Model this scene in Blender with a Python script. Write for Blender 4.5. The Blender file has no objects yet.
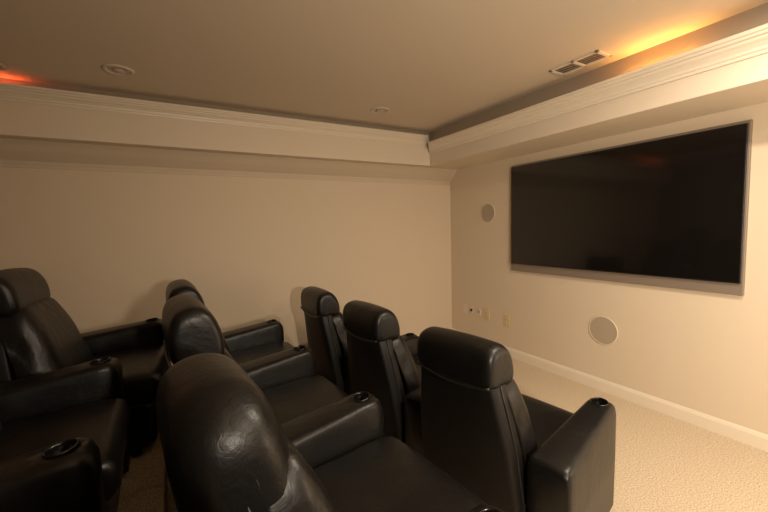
import bpy, bmesh, math, random
from mathutils import Vector, Matrix
random.seed(4)
C = bpy.context.scene.collection
sc = bpy.context.scene
R = math.radians

# ------------------------------------------------------------------ materials
def mat(name, col, rough=.6, metal=0., emit=None, es=0., spec=.5, coat=0.):
    m = bpy.data.materials.new(name); m.use_nodes = True
    b = m.node_tree.nodes['Principled BSDF']
    b.inputs['Base Color'].default_value = (*col, 1)
    b.inputs['Roughness'].default_value = rough
    b.inputs['Metallic'].default_value = metal
    b.inputs['Specular IOR Level'].default_value = spec
    b.inputs['Coat Weight'].default_value = coat
    if emit:
        b.inputs['Emission Color'].default_value = (*emit, 1)
        b.inputs['Emission Strength'].default_value = es
    return m

def noise_bump(m, scale, strength, dist=.01, detail=4, distort=0., stretch=None, kind='noise'):
    nt = m.node_tree; n = nt.nodes; l = nt.links
    b = n['Principled BSDF']
    tc = n.new('ShaderNodeTexCoord'); mp = n.new('ShaderNodeMapping')
    l.new(tc.outputs['Object'], mp.inputs['Vector'])
    if stretch: mp.inputs['Scale'].default_value = stretch
    if kind == 'noise':
        t = n.new('ShaderNodeTexNoise'); t.inputs['Scale'].default_value = scale
        t.inputs['Detail'].default_value = detail; t.inputs['Distortion'].default_value = distort
        out = t.outputs['Fac']
    else:
        t = n.new('ShaderNodeTexVoronoi'); t.inputs['Scale'].default_value = scale
        out = t.outputs['Distance']
    l.new(mp.outputs['Vector'], t.inputs['Vector'])
    bp = n.new('ShaderNodeBump'); bp.inputs['Strength'].default_value = strength
    bp.inputs['Distance'].default_value = dist
    l.new(out, bp.inputs['Height'])
    prev = b.inputs['Normal'].links
    if prev: l.new(prev[0].from_socket, bp.inputs['Normal'])
    l.new(bp.outputs['Normal'], b.inputs['Normal'])
    return m

def colour_noise(m, scale, c1, c2, lo=.35, hi=.65, detail=5):
    nt = m.node_tree; n = nt.nodes; l = nt.links
    b = n['Principled BSDF']
    tc = n.new('ShaderNodeTexCoord'); t = n.new('ShaderNodeTexNoise')
    t.inputs['Scale'].default_value = scale; t.inputs['Detail'].default_value = detail
    l.new(tc.outputs['Object'], t.inputs['Vector'])
    r = n.new('ShaderNodeValToRGB')
    r.color_ramp.elements[0].position = lo; r.color_ramp.elements[0].color = (*c1, 1)
    r.color_ramp.elements[1].position = hi; r.color_ramp.elements[1].color = (*c2, 1)
    l.new(t.outputs['Fac'], r.inputs['Fac']); l.new(r.outputs['Color'], b.inputs['Base Color'])
    return m

M = {}
M['wall'] = noise_bump(mat('wall paint', (.66, .55, .41), .75), 220, .06, .002)
M['wall_white'] = noise_bump(mat('soffit paint', (.70, .60, .47), .7), 220, .05, .002)
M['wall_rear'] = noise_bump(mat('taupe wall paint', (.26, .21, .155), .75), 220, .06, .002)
M['ceiling'] = noise_bump(mat('ceiling paint', (.62, .53, .42), .85), 260, .05, .002)
M['trim'] = mat('trim paint', (.76, .67, .54), .4)
car = mat('beige cut pile carpet', (.5, .4, .28), .95, spec=.1)
colour_noise(car, 120, (.50, .39, .26), (.80, .67, .50), .36, .62, 9)
noise_bump(car, 160, .9, .012, 6)
M['carpet'] = car
lea = mat('black brown leather', (.012, .0095, .008), .37, spec=.38)
noise_bump(lea, 7, .22, .02, 2, .5); noise_bump(lea, 26, .16, .008, 3, 1.6, (1, 1.6, 1))
noise_bump(lea, 260, .12, .002, 2)
colour_noise(lea, 6, (.0045, .0042, .004), (.0072, .0066, .006), .3, .7)
M['leather'] = lea
pan = mat('matt leather panel', (.006, .0052, .0046), .5, spec=.3)
noise_bump(pan, 5, .18, .02, 2, .4); noise_bump(pan, 260, .1, .002, 2)
M['panel'] = pan
wr = mat('gathered leather', (.007, .006, .0054), .38, spec=.4)
noise_bump(wr, 24, .15, .008, 3, 1.8, (1, 2, 1)); noise_bump(wr, 6, .28, .02, 2, .8, (1, 1.8, 1)); noise_bump(wr, 260, .1, .002, 2)
M['gather'] = wr
M['pipe'] = mat('leather piping', (.012, .010, .008), .42, spec=.45)
M['cup'] = mat('black cup holder', (.004, .004, .004), .25)
M['cuprim'] = mat('dark cup holder rim', (.03, .027, .024), .3, .3)
M['foot'] = mat('black plastic', (.01, .01, .01), .5)
M['screen'] = mat('glossy dark screen', (.006, .005, .0045), .09, spec=.62)
M['bezel'] = mat('black bezel', (.008, .007, .006), .35)
M['silver'] = mat('brushed taupe metal', (.25, .20, .155), .5, .25)
M['grille'] = noise_bump(mat('speaker grille cloth', (.40, .325, .24), .8), 500, .3, .002)
M['ivory'] = mat('ivory plastic', (.62, .50, .28), .4)
M['whitep'] = mat('white plastic', (.68, .60, .50), .4)
M['brass'] = mat('dark brass jack', (.06, .03, .02), .4, .6)
M['dark'] = mat('duct interior', (.16, .13, .11), .8)
M['lampglass'] = mat('unlit lamp lens', (.45, .38, .30), .35)
M['rope_amber'] = mat('amber rope light', (.8, .4, .1), .4, emit=(1., .50, .12), es=75)
M['rope_red'] = mat('red rope light', (.8, .1, .05), .4, emit=(1., .14, .04), es=19)
M['rope_off'] = mat('clear unlit rope light', (.3, .22, .14), .3)

# ------------------------------------------------------------------ helpers
def link(name, me, m, parent=None, smooth=False):
    o = bpy.data.objects.new(name, me); C.objects.link(o)
    if m: me.materials.append(m)
    if parent: o.parent = parent
    if smooth:
        for p in me.polygons: p.use_smooth = True
    return o

def obj(name, bm, m, parent=None, smooth=False, bevel=0., seg=2, subsurf=0, autosm=None):
    bmesh.ops.recalc_face_normals(bm, faces=bm.faces[:])
    me = bpy.data.meshes.new(name); bm.to_mesh(me); bm.free()
    o = link(name, me, m, parent, smooth)
    if bevel:
        md = o.modifiers.new('bevel', 'BEVEL'); md.width = bevel; md.segments = seg
        md.limit_method = 'ANGLE'; md.angle_limit = R(35); md.harden_normals = False
    if subsurf:
        md = o.modifiers.new('sub', 'SUBSURF'); md.levels = subsurf; md.render_levels = subsurf
    return o

def tag(o, label=None, cat=None, group=None, kind=None):
    if label: o['label'] = label
    if cat: o['category'] = cat
    if group: o['group'] = group
    if kind: o['kind'] = kind
    return o

def empty(name, loc, rz=0):
    o = bpy.data.objects.new(name, None); C.objects.link(o)
    o.location = loc; o.rotation_euler = (0, 0, rz); o.empty_display_size = .1
    return o

def add_box(bm, lo, hi):
    vs = [bm.verts.new((x, y, z)) for x in (lo[0], hi[0]) for y in (lo[1], hi[1]) for z in (lo[2], hi[2])]
    for q in ((0, 1, 3, 2), (4, 6, 7, 5), (0, 4, 5, 1), (2, 3, 7, 6), (0, 2, 6, 4), (1, 5, 7, 3)):
        bm.faces.new([vs[i] for i in q])
    return bm

def box(lo, hi): return add_box(bmesh.new(), lo, hi)

def add_loft(bm, rings, cap=True, closed=True):
    V = [[bm.verts.new(p) for p in r] for r in rings]
    n = len(V[0])
    for a, b in zip(V, V[1:]):
        for i in range(n if closed else n - 1):
            j = (i + 1) % n
            bm.faces.new((a[i], a[j], b[j], b[i]))
    if cap and closed:
        bm.faces.new(V[0]); bm.faces.new(V[-1][::-1])
    return bm

def add_tube(bm, pts, r, n=8):
    rings = []
    pts = [Vector(p) for p in pts]
    for i, p in enumerate(pts):
        t = (pts[min(i + 1, len(pts) - 1)] - pts[max(i - 1, 0)]).normalized()
        a = Vector((0, 0, 1)) if abs(t.z) < .9 else Vector((1, 0, 0))
        u = t.cross(a).normalized(); w = t.cross(u)
        rings.append([p + r * (math.cos(2 * math.pi * k / n) * u + math.sin(2 * math.pi * k / n) * w) for k in range(n)])
    return add_loft(bm, rings)

def add_lathe(bm, prof, n=32, axis='Z', o=(0, 0, 0)):
    rings = []
    for r, h in prof:
        ring = []
        for k in range(n):
            a = 2 * math.pi * k / n; c, s = r * math.cos(a), r * math.sin(a)
            p = (c, s, h) if axis == 'Z' else ((h, c, s) if axis == 'X' else (s, h, c))
            ring.append((p[0] + o[0], p[1] + o[1], p[2] + o[2]))
        rings.append(ring)
    return add_loft(bm, rings)

def smooth_closed(pts, per=5):
    """Catmull-Rom through a closed 2D outline"""
    out = []; n = len(pts)
    for i in range(n):
        p0, p1, p2, p3 = (Vector(pts[(i + k) % n]) for k in (-1, 0, 1, 2))
        for k in range(per):
            t = k / per
            out.append(.5 * ((2 * p1) + (p2 - p0) * t + (2 * p0 - 5 * p1 + 4 * p2 - p3) * t * t + (3 * p1 - p0 - 3 * p2 + p3) * t ** 3))
    return out

def cushion(prof, w, edge=.09, n_end=7, n_mid=8, power=2.2, minscale=.25, centre=None, crown=0., y0=0., wtop=None, sag=0.):
    """closed x-z outline lofted over y, its ends rounded over; crown lifts the middle"""
    pr = smooth_closed(prof, 4)
    c = centre or Vector((sum(p.x for p in pr) / len(pr), sum(p.y for p in pr) / len(pr)))
    c = Vector(c)
    ys = []
    for k in range(n_end + 1):
        a = k / n_end
        ys.append((-w / 2 + edge * (1 - math.cos(a * math.pi / 2)), minscale + (1 - minscale) * math.sin(a * math.pi / 2) ** (2 / power)))
    mid = [(-w / 2 + edge + (w - 2 * edge) * k / n_mid, 1.) for k in range(1, n_mid)]
    full = ys + mid + [(-y, s) for y, s in ys[::-1]]
    zmax = max(p.y for p in pr); zmin = min(p.y for p in pr)
    rings = []
    for y, s in full:
        t = abs(y) / (w / 2)
        ring = []
        for p in pr:
            q = c + (p - c) * s
            zz = q.y
            f = (p.y - zmin) / (zmax - zmin)
            zz += crown * (1 - t * t) * max(0, f - .5) * 2 - sag * (1 - t * t) * max(0, .5 - f) * 2
            ws = 1. if wtop is None else (1 + (wtop - 1) * f)
            ring.append((q.x, y0 + y * ws, zz))
        rings.append(ring)
    return add_loft(bmesh.new(), rings)

# ------------------------------------------------------------------ the room
FX, LY = 3.4376, 4.047          # tv wall, left wall
RY, BX = -2.3, -2.6             # right wall, rear wall
SX, SY, SZ = 2.87, 3.76, 2.345  # soffit faces and underside
CZ = 2.748
RZ2, RZ3 = .195, .36
def struct(o): o['kind'] = 'structure'; return o
struct(obj('floor', box((BX, RY, -.1), (FX, LY, 0)), M['carpet']))
r1 = obj('trim_1', box((BX, RY, 0), (.97, LY, RZ2)), M['carpet'], bevel=.012); struct(r1)
r2 = obj('trim_2', box((BX, RY, RZ2), (-.10, LY, RZ3)), M['carpet'], bevel=.012); struct(r2)
struct(obj('wall_front', box((FX, RY, 0), (FX + .12, LY + .12, CZ + .1)), M['wall']))
struct(obj('wall_left', box((BX, LY, 0), (FX, LY + .12, CZ + .1)), M['wall']))
struct(obj('wall_right', box((BX, RY - .12, 0), (FX, RY, CZ + .1)), M['wall_rear']))
struct(obj('wall_rear', box((BX - .12, RY - .12, 0), (BX, LY + .12, CZ + .1)), M['wall_rear']))
struct(obj('ceiling', box((BX, RY, CZ), (FX, LY, CZ + .1)), M['ceiling']))
# soffit boxed along the left and the tv wall (trough behind the crown is open)
bm = bmesh.new()
add_box(bm, (BX, SY, SZ), (FX, LY, CZ)); struct(obj('trim_3', bm, M['wall_white'], bevel=.004))
bm = bmesh.new()
add_box(bm, (SX, RY, SZ), (FX, SY, CZ)); struct(obj('trim_4', bm, M['wall_white'], bevel=.004))
# crown that stands off the soffit face and hides a light trough; (offset from face, height)
CR = [(0, 2.535), (.012, 2.535), (.016, 2.550), (.026, 2.556), (.03, 2.570), (.048, 2.588), (.066, 2.600), (.072, 2.612),
      (.088, 2.616), (.094, 2.628), (.106, 2.632), (.106, 2.652), (.094, 2.652), (.090, 2.640), (.06, 2.622), (.02, 2.600), (0, 2.598)]
def crown_y(name, prof, face, y0, y1):   # runs along y on a face looking to -x
    bm = bmesh.new(); add_loft(bm, [[(face - a, y0 - 0, z) for a, z in prof], [(face - a, y1 - a, z) for a, z in prof]])
    return struct(obj(name, bm, M['trim']))
def crown_x(name, prof, face, x0, x1, mitre=True):
    bm = bmesh.new(); add_loft(bm, [[(x0, face - a, z) for a, z in prof], [(x1 - (a if mitre else 0), face - a, z) for a, z in prof]])
    return struct(obj(name, bm, M['trim']))
crown_y('trim_5', [(a, z - .050) for a, z in CR], SX, RY, SY)
crown_x('trim_6', [(a * .8, 2.592 + (z - 2.535) * .85) for a, z in CR], SY, BX, SX)
M['band'] = mat('painted cove shade', (.32, .25, .18), .7)  # shade in the gap above the crown, painted as a dark taupe strip
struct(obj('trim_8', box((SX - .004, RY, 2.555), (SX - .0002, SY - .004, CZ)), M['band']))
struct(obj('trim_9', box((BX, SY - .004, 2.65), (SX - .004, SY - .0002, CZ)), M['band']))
# smaller moulding on the left wall below its soffit
ML = [(0, 2.150), (.004, 2.152), (.004, 2.160), (.002, 2.163), (.002, 2.176), (.006, 2.185), (.010, 2.205), (.04, 2.232), (.08, 2.270), (.12, 2.315), (.145, 2.338), (.15, SZ), (0, SZ)]
M['moulding'] = noise_bump(mat('moulding paint', (.60, .50, .375), .7), 220, .05, .002)
bm = bmesh.new(); add_loft(bm, [[(x, LY - a, z) for a, z in ML] for x in (BX, FX)]); struct(obj('trim_7', bm, M['moulding']))
# baseboards
BB = [(0, 0), (.016, 0), (.016, .088), (.012, .096), (.011, .104), (.005, .113), (0, .113)]
bm = bmesh.new(); add_loft(bm, [[(FX - a, RY, z) for a, z in BB], [(FX - a, LY, z) for a, z in BB]]); struct(obj('baseboard_front', bm, M['trim']))
bm = bmesh.new(); add_loft(bm, [[(.93, LY - a, z) for a, z in BB], [(FX - .016, LY - a, z) for a, z in BB]]); struct(obj('baseboard_left', bm, M['trim']))

# rope lights lying in the trough
def rope(name, m, pts, label):
    bm = bmesh.new(); add_tube(bm, pts, .0065, 8)
    o = obj(name, bm, m, smooth=True); tag(o, label, 'rope light')
rz = 2.586
rope('rope_light', M['rope_amber'], [(SX - .016, y, rz) for y in (1.05, 1.15, 1.3, 1.45)], 'glowing amber rope light in the crown trough above the television')
rope('rope_light', M['rope_red'], [(x, SY - .018, 2.672) for x in (-1.9, -1.5, -1.2, -.88)], 'glowing red rope light in the crown trough of the left wall')

# ------------------------------------------------------------------ television and its backing
tv = empty('television', (FX, 1.9455, 1.137))
tag(tv, 'large wall-mounted black flat television with taupe surround', 'television')
YL, YR, TB, TT = 2.936, .955, 1.1375, 2.2266
def P(x, y, z): return (x - FX, y - 1.9455, z - 1.137)
bm = box(P(FX - .030, YR - .012, TB - .085), P(FX - .001, YL + .012, TT + .022)); obj('surround', bm, M['silver'], tv, bevel=.003)
bm = bmesh.new(); add_box(bm, P(FX - .050, YR, TB), P(FX - .030, YL, TT)); bz = obj('bezel', bm, M['bezel'], tv, bevel=.002)
bm = box(P(FX - .0515, YR + .008, TB + .010), P(FX - .0495, YL - .008, TT - .008)); obj('screen', bm, M['screen'], tv)

# round flush speakers
def speaker(y, z, r, label):
    e = empty('wall_speaker', (FX, y, z)); tag(e, label, 'speaker', 'round speakers set in the television wall')
    bm = bmesh.new(); add_lathe(bm, [(r, 0), (r, -.006), (r - .004, -.009), (r - .008, -.008), (r - .008, 0)], 40, 'X'); obj('rim', bm, M['wall'], e, smooth=False)
    bm = bmesh.new(); add_lathe(bm, [(r - .009, 0), (r - .009, -.0045), (.001, -.0065)], 40, 'X'); obj('grille', bm, M['grille'], e)
speaker(3.34, 1.735, .118, 'round wall speaker high up between the room corner and the television')
speaker(1.905, .58, .133, 'round flush speaker low on the wall under the television')

# outlet plates
def plate(y, z, w, h, m, label, kind):
    e = empty('wall_plate', (FX, y, z)); tag(e, label, 'wall plate', 'wall plates low beside the corner')
    bm = box((-.006, -w / 2, -h / 2), (0, w / 2, h / 2)); obj('cover_plate', bm, m, e, bevel=.002)
    if kind == 'jack':
        bm = bmesh.new(); add_lathe(bm, [(.017, 0), (.017, -.016), (.012, -.018), (.001, -.018)], 16, 'X'); obj('jack', bm, M['brass'], e)
    if kind == 'outlet':
        for s in (-1, 1):
            bm = box((-.009, -.017, s * .024 - .015), (-.004, .017, s * .024 + .015)); f = obj('socket', bm, m, e, bevel=.003)
            bm = bmesh.new()
            for q in (-1, 1): add_box(bm, (-.0095, q * .007 - .0015, s * .024 - .006), (-.0088, q * .007 + .0015, s * .024 + .006))
            obj('slot', bm, M['brass'], f)
    if kind == 'switch':
        bm = box((-.012, -.006, -.012), (-.004, .006, .012)); obj('port', bm, M['dark'], e, bevel=.001)
plate(3.76, .45, .075, .115, M['whitep'], 'blank pale wall plate closest to the left corner', 'none')
plate(3.64, .455, .05, .09, M['whitep'], 'white wall plate with a dark round jack', 'jack')
plate(3.50, .455, .05, .09, M['whitep'], 'white wall plate with small port, right of the dark jack', 'switch')
plate(3.37, .45, .095, .15, M['ivory'], 'ivory electrical outlet plate just right of the small white plates', 'outlet')
plate(3.05, .43, .10, .15, M['ivory'], 'ivory outlet plate standing apart, rightmost of the row', 'outlet')

# recessed cans in the ceiling
def can(x, y, label, lit=False):
    e = empty('recessed_light', (x, y, CZ)); tag(e, label, 'ceiling light', 'recessed ceiling lights')
    bm = bmesh.new(); add_lathe(bm, [(.068, 0), (.068, -.004), (.080, -.010), (.094, -.006), (.098, 0)], 36); obj('trim_ring', bm, M['ceiling'], e, smooth=True)
    bm = bmesh.new(); add_lathe(bm, [(.067, -.001), (.067, -.003), (.04, -.002), (.001, -.002)], 36); obj('baffle', bm, M['lampglass'], e)
    bm = bmesh.new(); add_lathe(bm, [(.040, -.003), (.036, -.012), (.02, -.018), (.001, -.020)], 24); obj('lamp', bm, M['lampglass'], e, smooth=True)
can(1.87, 3.24, 'unlit recessed ceiling light nearest the soffit corner')
can(-.24, 3.24, 'unlit recessed ceiling light halfway along the left soffit')
can(-.98, 3.50, 'unlit recessed ceiling light cut by the left frame edge')

# ceiling register, two louvred sections
e = empty('ceiling_vent', (2.65, 1.68, CZ)); tag(e, 'white ceiling air vent with two louvred sections beside the amber glow', 'vent')
bm = bmesh.new()
W2, L2 = .085, .185
for lo, hi in (((-W2, -L2), (W2, -L2 + .022)), ((-W2, L2 - .022), (W2, L2)), ((-W2, -L2), (-W2 + .02, L2)), ((W2 - .02, -L2), (W2, L2)), ((-W2, -.012), (W2, .012))):
    add_box(bm, (lo[0], lo[1], -.012), (hi[0], hi[1], 0))
obj('vent_frame', bm, M['whitep'], e, bevel=.002)
obj('duct', box((-W2 + .01, -L2 + .01, -.002), (W2 - .01, L2 - .01, 0)), M['dark'], e)
bm = bmesh.new()
for s in (-1, 1):
    for k in range(7):
        y = s * (.024 + k * .0215)
        add_loft(bm, [[(x, y + .012, -.003), (x, y + .014, -.003), (x, y + .002, -.012), (x, y, -.012)] for x in (-W2 + .02, W2 - .02)])
obj('louvres', bm, M['whitep'], e)

# ------------------------------------------------------------------ recliners
SW = .32      # half seat width
AR, AF = .205, .165   # arm width rear / front
DEP = .73
def arm_mesh(side, wr=AR, wf=AF):
    """armrest: wedge, top rising to the front, rounded front; side=+1 left, -1 right"""
    bm = bmesh.new(); rings = []
    xs = [.03, .038, .06, .1, .25, .4, .55, DEP - .10, DEP - .05, DEP - .018, DEP]
    for x in xs:
        t = max(0, min(1, x / DEP)); w = wr + (wf - wr) * t
        y0 = SW + .004; y1 = SW + w - .004
        zt = .540 + .085 * t
        zb = .05
        ins = 0.
        if x <= .031: zt -= .022; ins = .012
        elif x <= .039: zt -= .008; ins = .004
        if x >= DEP - .001: zt -= .050; ins = .020
        elif x >= DEP - .019: zt -= .018; ins = .008
        elif x >= DEP - .051: zt -= .003
        y0 += ins; y1 -= ins
        r = .032; pts = []
        pts.append((y0, zb)); pts.append((y0 - .004, (zb + zt) / 2)); pts.append((y0 - .004, zt - r - .02))
        for k in range(6):
            a = math.pi - k / 5 * math.pi / 2
            pts.append((y0 + r + r * math.cos(a), zt - r + r * math.sin(a)))
        pts.append(((y0 + y1) / 2, zt + .006))
        for k in range(6):
            a = math.pi / 2 - k / 5 * math.pi / 2
            pts.append((y1 - r + r * math.cos(a), zt - r + r * math.sin(a)))
        pts.append((y1 + .004, zt - r - .02)); pts.append((y1 + .004, (zb + zt) / 2)); pts.append((y1, zb))
        rings.append([(x, side * y, z) for y, z in pts])
    add_loft(bm, rings)
    return bm

def add_arm(root, side, wr=AR, wf=AF):
    a = obj('armrest', arm_mesh(side, wr, wf), M['leather'], root, smooth=True)
    cx = DEP - .082; t = cx / DEP; w = wr + (wf - wr) * t
    cy = side * (SW + w / 2); cz = .540 + .085 * t + .004
    # bore the cup hole through the top of the arm
    bm = bmesh.new(); add_lathe(bm, [(.036, -.07), (.036, .05)], 32)
    tilt = math.atan2(.085, DEP)
    T = Matrix.Translation((cx, cy, cz)) @ Matrix.Rotation(-tilt, 4, 'Y')
    bm.transform(T); cutter = obj('cutter', bm, None)
    md = a.modifiers.new('bore', 'BOOLEAN'); md.operation = 'DIFFERENCE'; md.object = cutter; md.solver = 'EXACT'
    cutter.parent = root
    bpy.context.view_layer.update(); dg = bpy.context.evaluated_depsgraph_get()
    me = bpy.data.meshes.new_from_object(a.evaluated_get(dg)); a.modifiers.clear(); a.data = me
    bpy.data.objects.remove(cutter)
    bm = bmesh.new()
    add_lathe(bm, [(.0355, -.068), (.0355, -.004), (.037, .003), (.039, .004), (.042, .002), (.044, -.002), (.041, -.004)], 36)
    bmesh.ops.delete(bm, geom=[f for f in bm.faces if len(f.verts) > 10 and f.calc_center_median().z > -.01], context='FACES_ONLY')
    bm.transform(T)
    obj('cup_holder', bm, M['cup'], a, smooth=True)
    return a


def recliner(name, x, y, z, yaw, label, group, right_arm=False, raise_head=0., plump=False, fwd=0.):
    root = empty(name, (x, y, z), yaw); tag(root, label, 'recliner', group)
    # plinth and feet
    obj('base', box((.03, -SW, .05), (DEP - .06, SW, .30)), M['panel'], root, bevel=.01)
    for sx in (.06, DEP - .12):
        for sy in (-1, 1):
            bm = bmesh.new(); add_lathe(bm, [(.02, 0), (.024, .01), (.024, .05), (.018, .055)], 14)
            for v in bm.verts: v.co.x += sx; v.co.y += sy * (SW - .05)
            obj('foot', bm, M['foot'], root)
    # seat cushion with a rolled front
    pr = [(.20, .31), (.20, .42), (.30, .448), (.48, .455), (.64, .462), (.735, .450), (.765, .400), (.752, .32), (.68, .295), (.4, .29)]
    obj('seat', cushion(pr, 2 * SW - .002, .05, 5, 10, 2.6, .55, crown=.012), M['leather'], root, smooth=True)
    # folded footrest board under the seat front
    pr = [(.66, .07), (.665, .28), (.69, .293), (.712, .28), (.722, .18), (.712, .075), (.69, .062)]
    obj('footrest', cushion(pr, 2 * SW - .01, .03, 4, 8, 2.6, .6), M['leather'], root, smooth=True)
    # upright rear shell of the back
    bm = bmesh.new(); rings = []
    hw = [(.08, .312), (.30, .312), (.55, .290), (.75, .252), (.87, .234)]
    for zz, w in hw:
        xr = -.012 - .091 * (max(0, zz - .2) / .67) ** 1.0
        xi = xr + .11
        r = .03
        ring = [(xi, -w)]
        ring += [(xr + r, -w), (xr + r * .3, -w + r * .3), (xr, -w + r)]
        ring += [(xr - .004, -w / 2), (xr - .006, 0), (xr - .004, w / 2)]
        ring += [(xr, w - r), (xr + r * .3, w - r * .3), (xr + r, w), (xi, w)]
        rings.append([(a, b, zz) for a, b in ring])
    add_loft(bm, rings)
    sh = obj('back_shell', bm, M['panel'], root, smooth=False, bevel=.008)
    for p in sh.data.polygons: p.use_smooth = True
    # lumbar cushion, bulging forward
    pr = [(.10, .36), (.04, .62), (-.02, .84), (.02, .872), (.092, .874), (.142, .80), (.188, .70), (.225, .58), (.262, .46), (.255, .38), (.18, .35)]
    cu = obj('back_cushion', cushion(pr, 2 * SW - .03, .11, 7, 10, 2.2, .35, centre=(.08, .6), wtop=.87), M['gather'], root, smooth=True)
    # headrest roll over the top of the back
    pr = [(-.116, .872), (-.124, .93), (-.116, 1.00), (-.085, 1.042), (-.02, 1.055), (.030, 1.035), (.066, .985), (.084, .92), (.082, .868), (.05, .842), (-.02, .85), (-.075, .845)]
    if plump:   # softer, fuller pillow that hangs further down the front
        pr = [(-.140, .74), (-.160, .84), (-.168, .93), (-.155, 1.00), (-.11, 1.040), (-.045, 1.052), (.020, 1.030), (.062, .975), (.090, .90), (.108, .82), (.122, .74), (.10, .68), (0, .66), (-.10, .68)]
    hd = obj('headrest', cushion([(a, b + raise_head * (b - .8) / .25) for a, b in pr], 2 * SW - (.145 if plump else .155), .15 if plump else .05, 8, 12, 2.2 if plump else 3.2, .3 if plump else .55, centre=(-.02, .86) if plump else (-.02, .93), crown=.012, sag=.018), M['leather'], root, smooth=True)
    if plump:   # gathered seam on the end of the pillow
        for s_ in (-1, 1):
            yy = s_ * (SW - .0765)
            bm = bmesh.new(); add_tube(bm, [(-.02, yy - s_ * .004, .90), (-.012, yy + s_ * .001, .87), (-.004, yy - s_ * .001, .83), (.006, yy - s_ * .004, .79), (.016, yy - s_ * .02, .75)], .0045, 6)
            obj('piping', bm, M['pipe'], hd, smooth=True)
    # welts
    pts = []; bm = bmesh.new()
    for k in range(17):
        u = -1 + 2 * k / 16
        pts.append((-.117 - .004 * (1 - u * u), u * .232, .866 - .028 * (1 - u * u)))
    if plump: bm.free()
    else:
        add_tube(bm, pts, .0065, 8); obj('piping', bm, M['pipe'], hd, smooth=True)
    for s in (-1, 1):
        bm = bmesh.new()
        pts = [(-.0, s * .305, .16), (-.0, s * .305, .30), (-.03 + .0, s * .287, .55), (-.055, s * .250, .75), (-.075, s * .233, .86)]
        pts = [(a + .035, b + s * .004, c) for a, b, c in pts]
        add_tube(bm, pts, .005, 6); obj('piping', bm, M['pipe'], sh, smooth=True)
    for o in (sh, cu, hd): o.location.x += fwd
    sides = [(+1, AR, AF)]
    if right_arm: sides.append((-1, AR, .14))
    for s, wr_, wf_ in sides:
        add_arm(root, s, wr_, wf_)
    return root

def row(x, y, z, yaws, labels, group, rname='recliner'):
    """first chair is the one at the right end of the row; x, y is its rear centre"""
    for k, (yw, lb) in enumerate(zip(yaws, labels)):
        a = R(yw)
        recliner(rname, x, y, z, a, lb, group, right_arm=(k == 0))
        if k + 1 < len(yaws):
            px = x - math.sin(a) * (SW + AR); py = y + math.cos(a) * (SW + AR)
            b = R(yaws[k + 1])
            x = px - math.sin(b) * SW; y = py + math.cos(b) * SW

def place(rows, z, group, fwd=0.):
    for k, (x, y, yw, up, pl, lb) in enumerate(rows):
        recliner('recliner', x, y, z, R(yw), lb, group, right_arm=(k == 0), raise_head=up, plump=pl, fwd=fwd)
place(((1.262, 1.392, 8.5, -.01, False, 'black leather recliner at the right end of the front row, nearest the television'),
       (1.20, 2.275, 4, 0, False, 'middle black leather recliner of the front row, its back towards the camera'),
       (1.145, 3.140, 1, 0, False, 'black leather recliner of the front row beside the left wall')), 0, 'front row recliners')
place(((.09, .185, 6.5, .04, True, 'black leather recliner cut by the bottom edge at the right end of the second row'),
       (.115, 1.035, 5.5, 0, True, 'large black leather recliner in the foreground of the second row, dome-shaped back'),
       (.075, 1.905, 4, .035, False, 'second row black recliner directly behind the big foreground backrest'),
       (.075, 2.775, 2, .015, False, 'second row black recliner nearest the left wall')), RZ2, 'second row recliners')
place(((-.95, .95, 2, 0, False, 'dark leather recliner at the lower left corner, nearest of the back row'),
       (-.98, 1.83, 1, 0, False, 'dark leather recliner at the left edge, second from the wall in the back row'),
       (-.83, 2.74, -4, 0, False, 'dark back row recliner against the left wall, headrest below the left soffit')), RZ3, 'back row recliners', .08)

# ------------------------------------------------------------------ lights
def area(name, loc, rot, size, power, col, shape='DISK', spread=None):
    d = bpy.data.lights.new(name, 'AREA'); d.shape = shape; d.size = size; d.energy = power; d.color = col
    if spread: d.spread = spread
    o = bpy.data.objects.new(name, d); C.objects.link(o); o.location = loc; o.rotation_euler = rot
    return o
def point(name, loc, rad, power, col):
    d = bpy.data.lights.new(name, 'POINT'); d.shadow_soft_size = rad; d.energy = power; d.color = col
    o = bpy.data.objects.new(name, d); C.objects.link(o); o.location = loc
    return o
WARM = (1., .86, .69)
area('can light', (2.08, .30, CZ - .02), (0, 0, 0), .14, 43, WARM)
area('can light', (1.6, -1.2, CZ - .02), (0, 0, 0), .14, 26, WARM)
k = area('unseen light', (.45, -1.2, 1.72), (0, 0, 0), .20, 74, WARM)
k.rotation_euler = Vector((1, .60, .0)).to_track_quat('-Z', 'Y').to_euler()
point('unseen light', (2.65, -.40, 1.0), .22, 24, WARM)  # unseen fill, added to brighten the right-hand ceiling and television wall

w = bpy.data.worlds.new('world'); sc.world = w; w.use_nodes = True
w.node_tree.nodes['Background'].inputs[0].default_value = (.02, .015, .01, 1)

# ------------------------------------------------------------------ camera
F, YAW, PIT, ROL = 368.4768, .5234, .0793, -.0277
f = Vector((math.sin(YAW) * math.cos(PIT), math.cos(YAW) * math.cos(PIT), -math.sin(PIT)))
r = Vector((math.cos(YAW), -math.sin(YAW), 0)); u = r.cross(f)
r = math.cos(ROL) * r + math.sin(ROL) * u; u = r.cross(f)
cd = bpy.data.cameras.new('camera'); cam = bpy.data.objects.new('camera', cd); C.objects.link(cam)
cd.sensor_width = 36; cd.lens = F * 36 / 768; cd.clip_start = .02
cam.matrix_world = Matrix(((r.x, u.x, -f.x, 0), (r.y, u.y, -f.y, 0), (r.z, u.z, -f.z, 1.6), (0, 0, 0, 1)))
sc.camera = cam
sc.view_settings.view_transform = 'Standard'; sc.view_settings.look = 'None'
sc.view_settings.gamma = 1; sc.view_settings.use_curve_mapping = False
sc.view_settings.exposure = 0.06
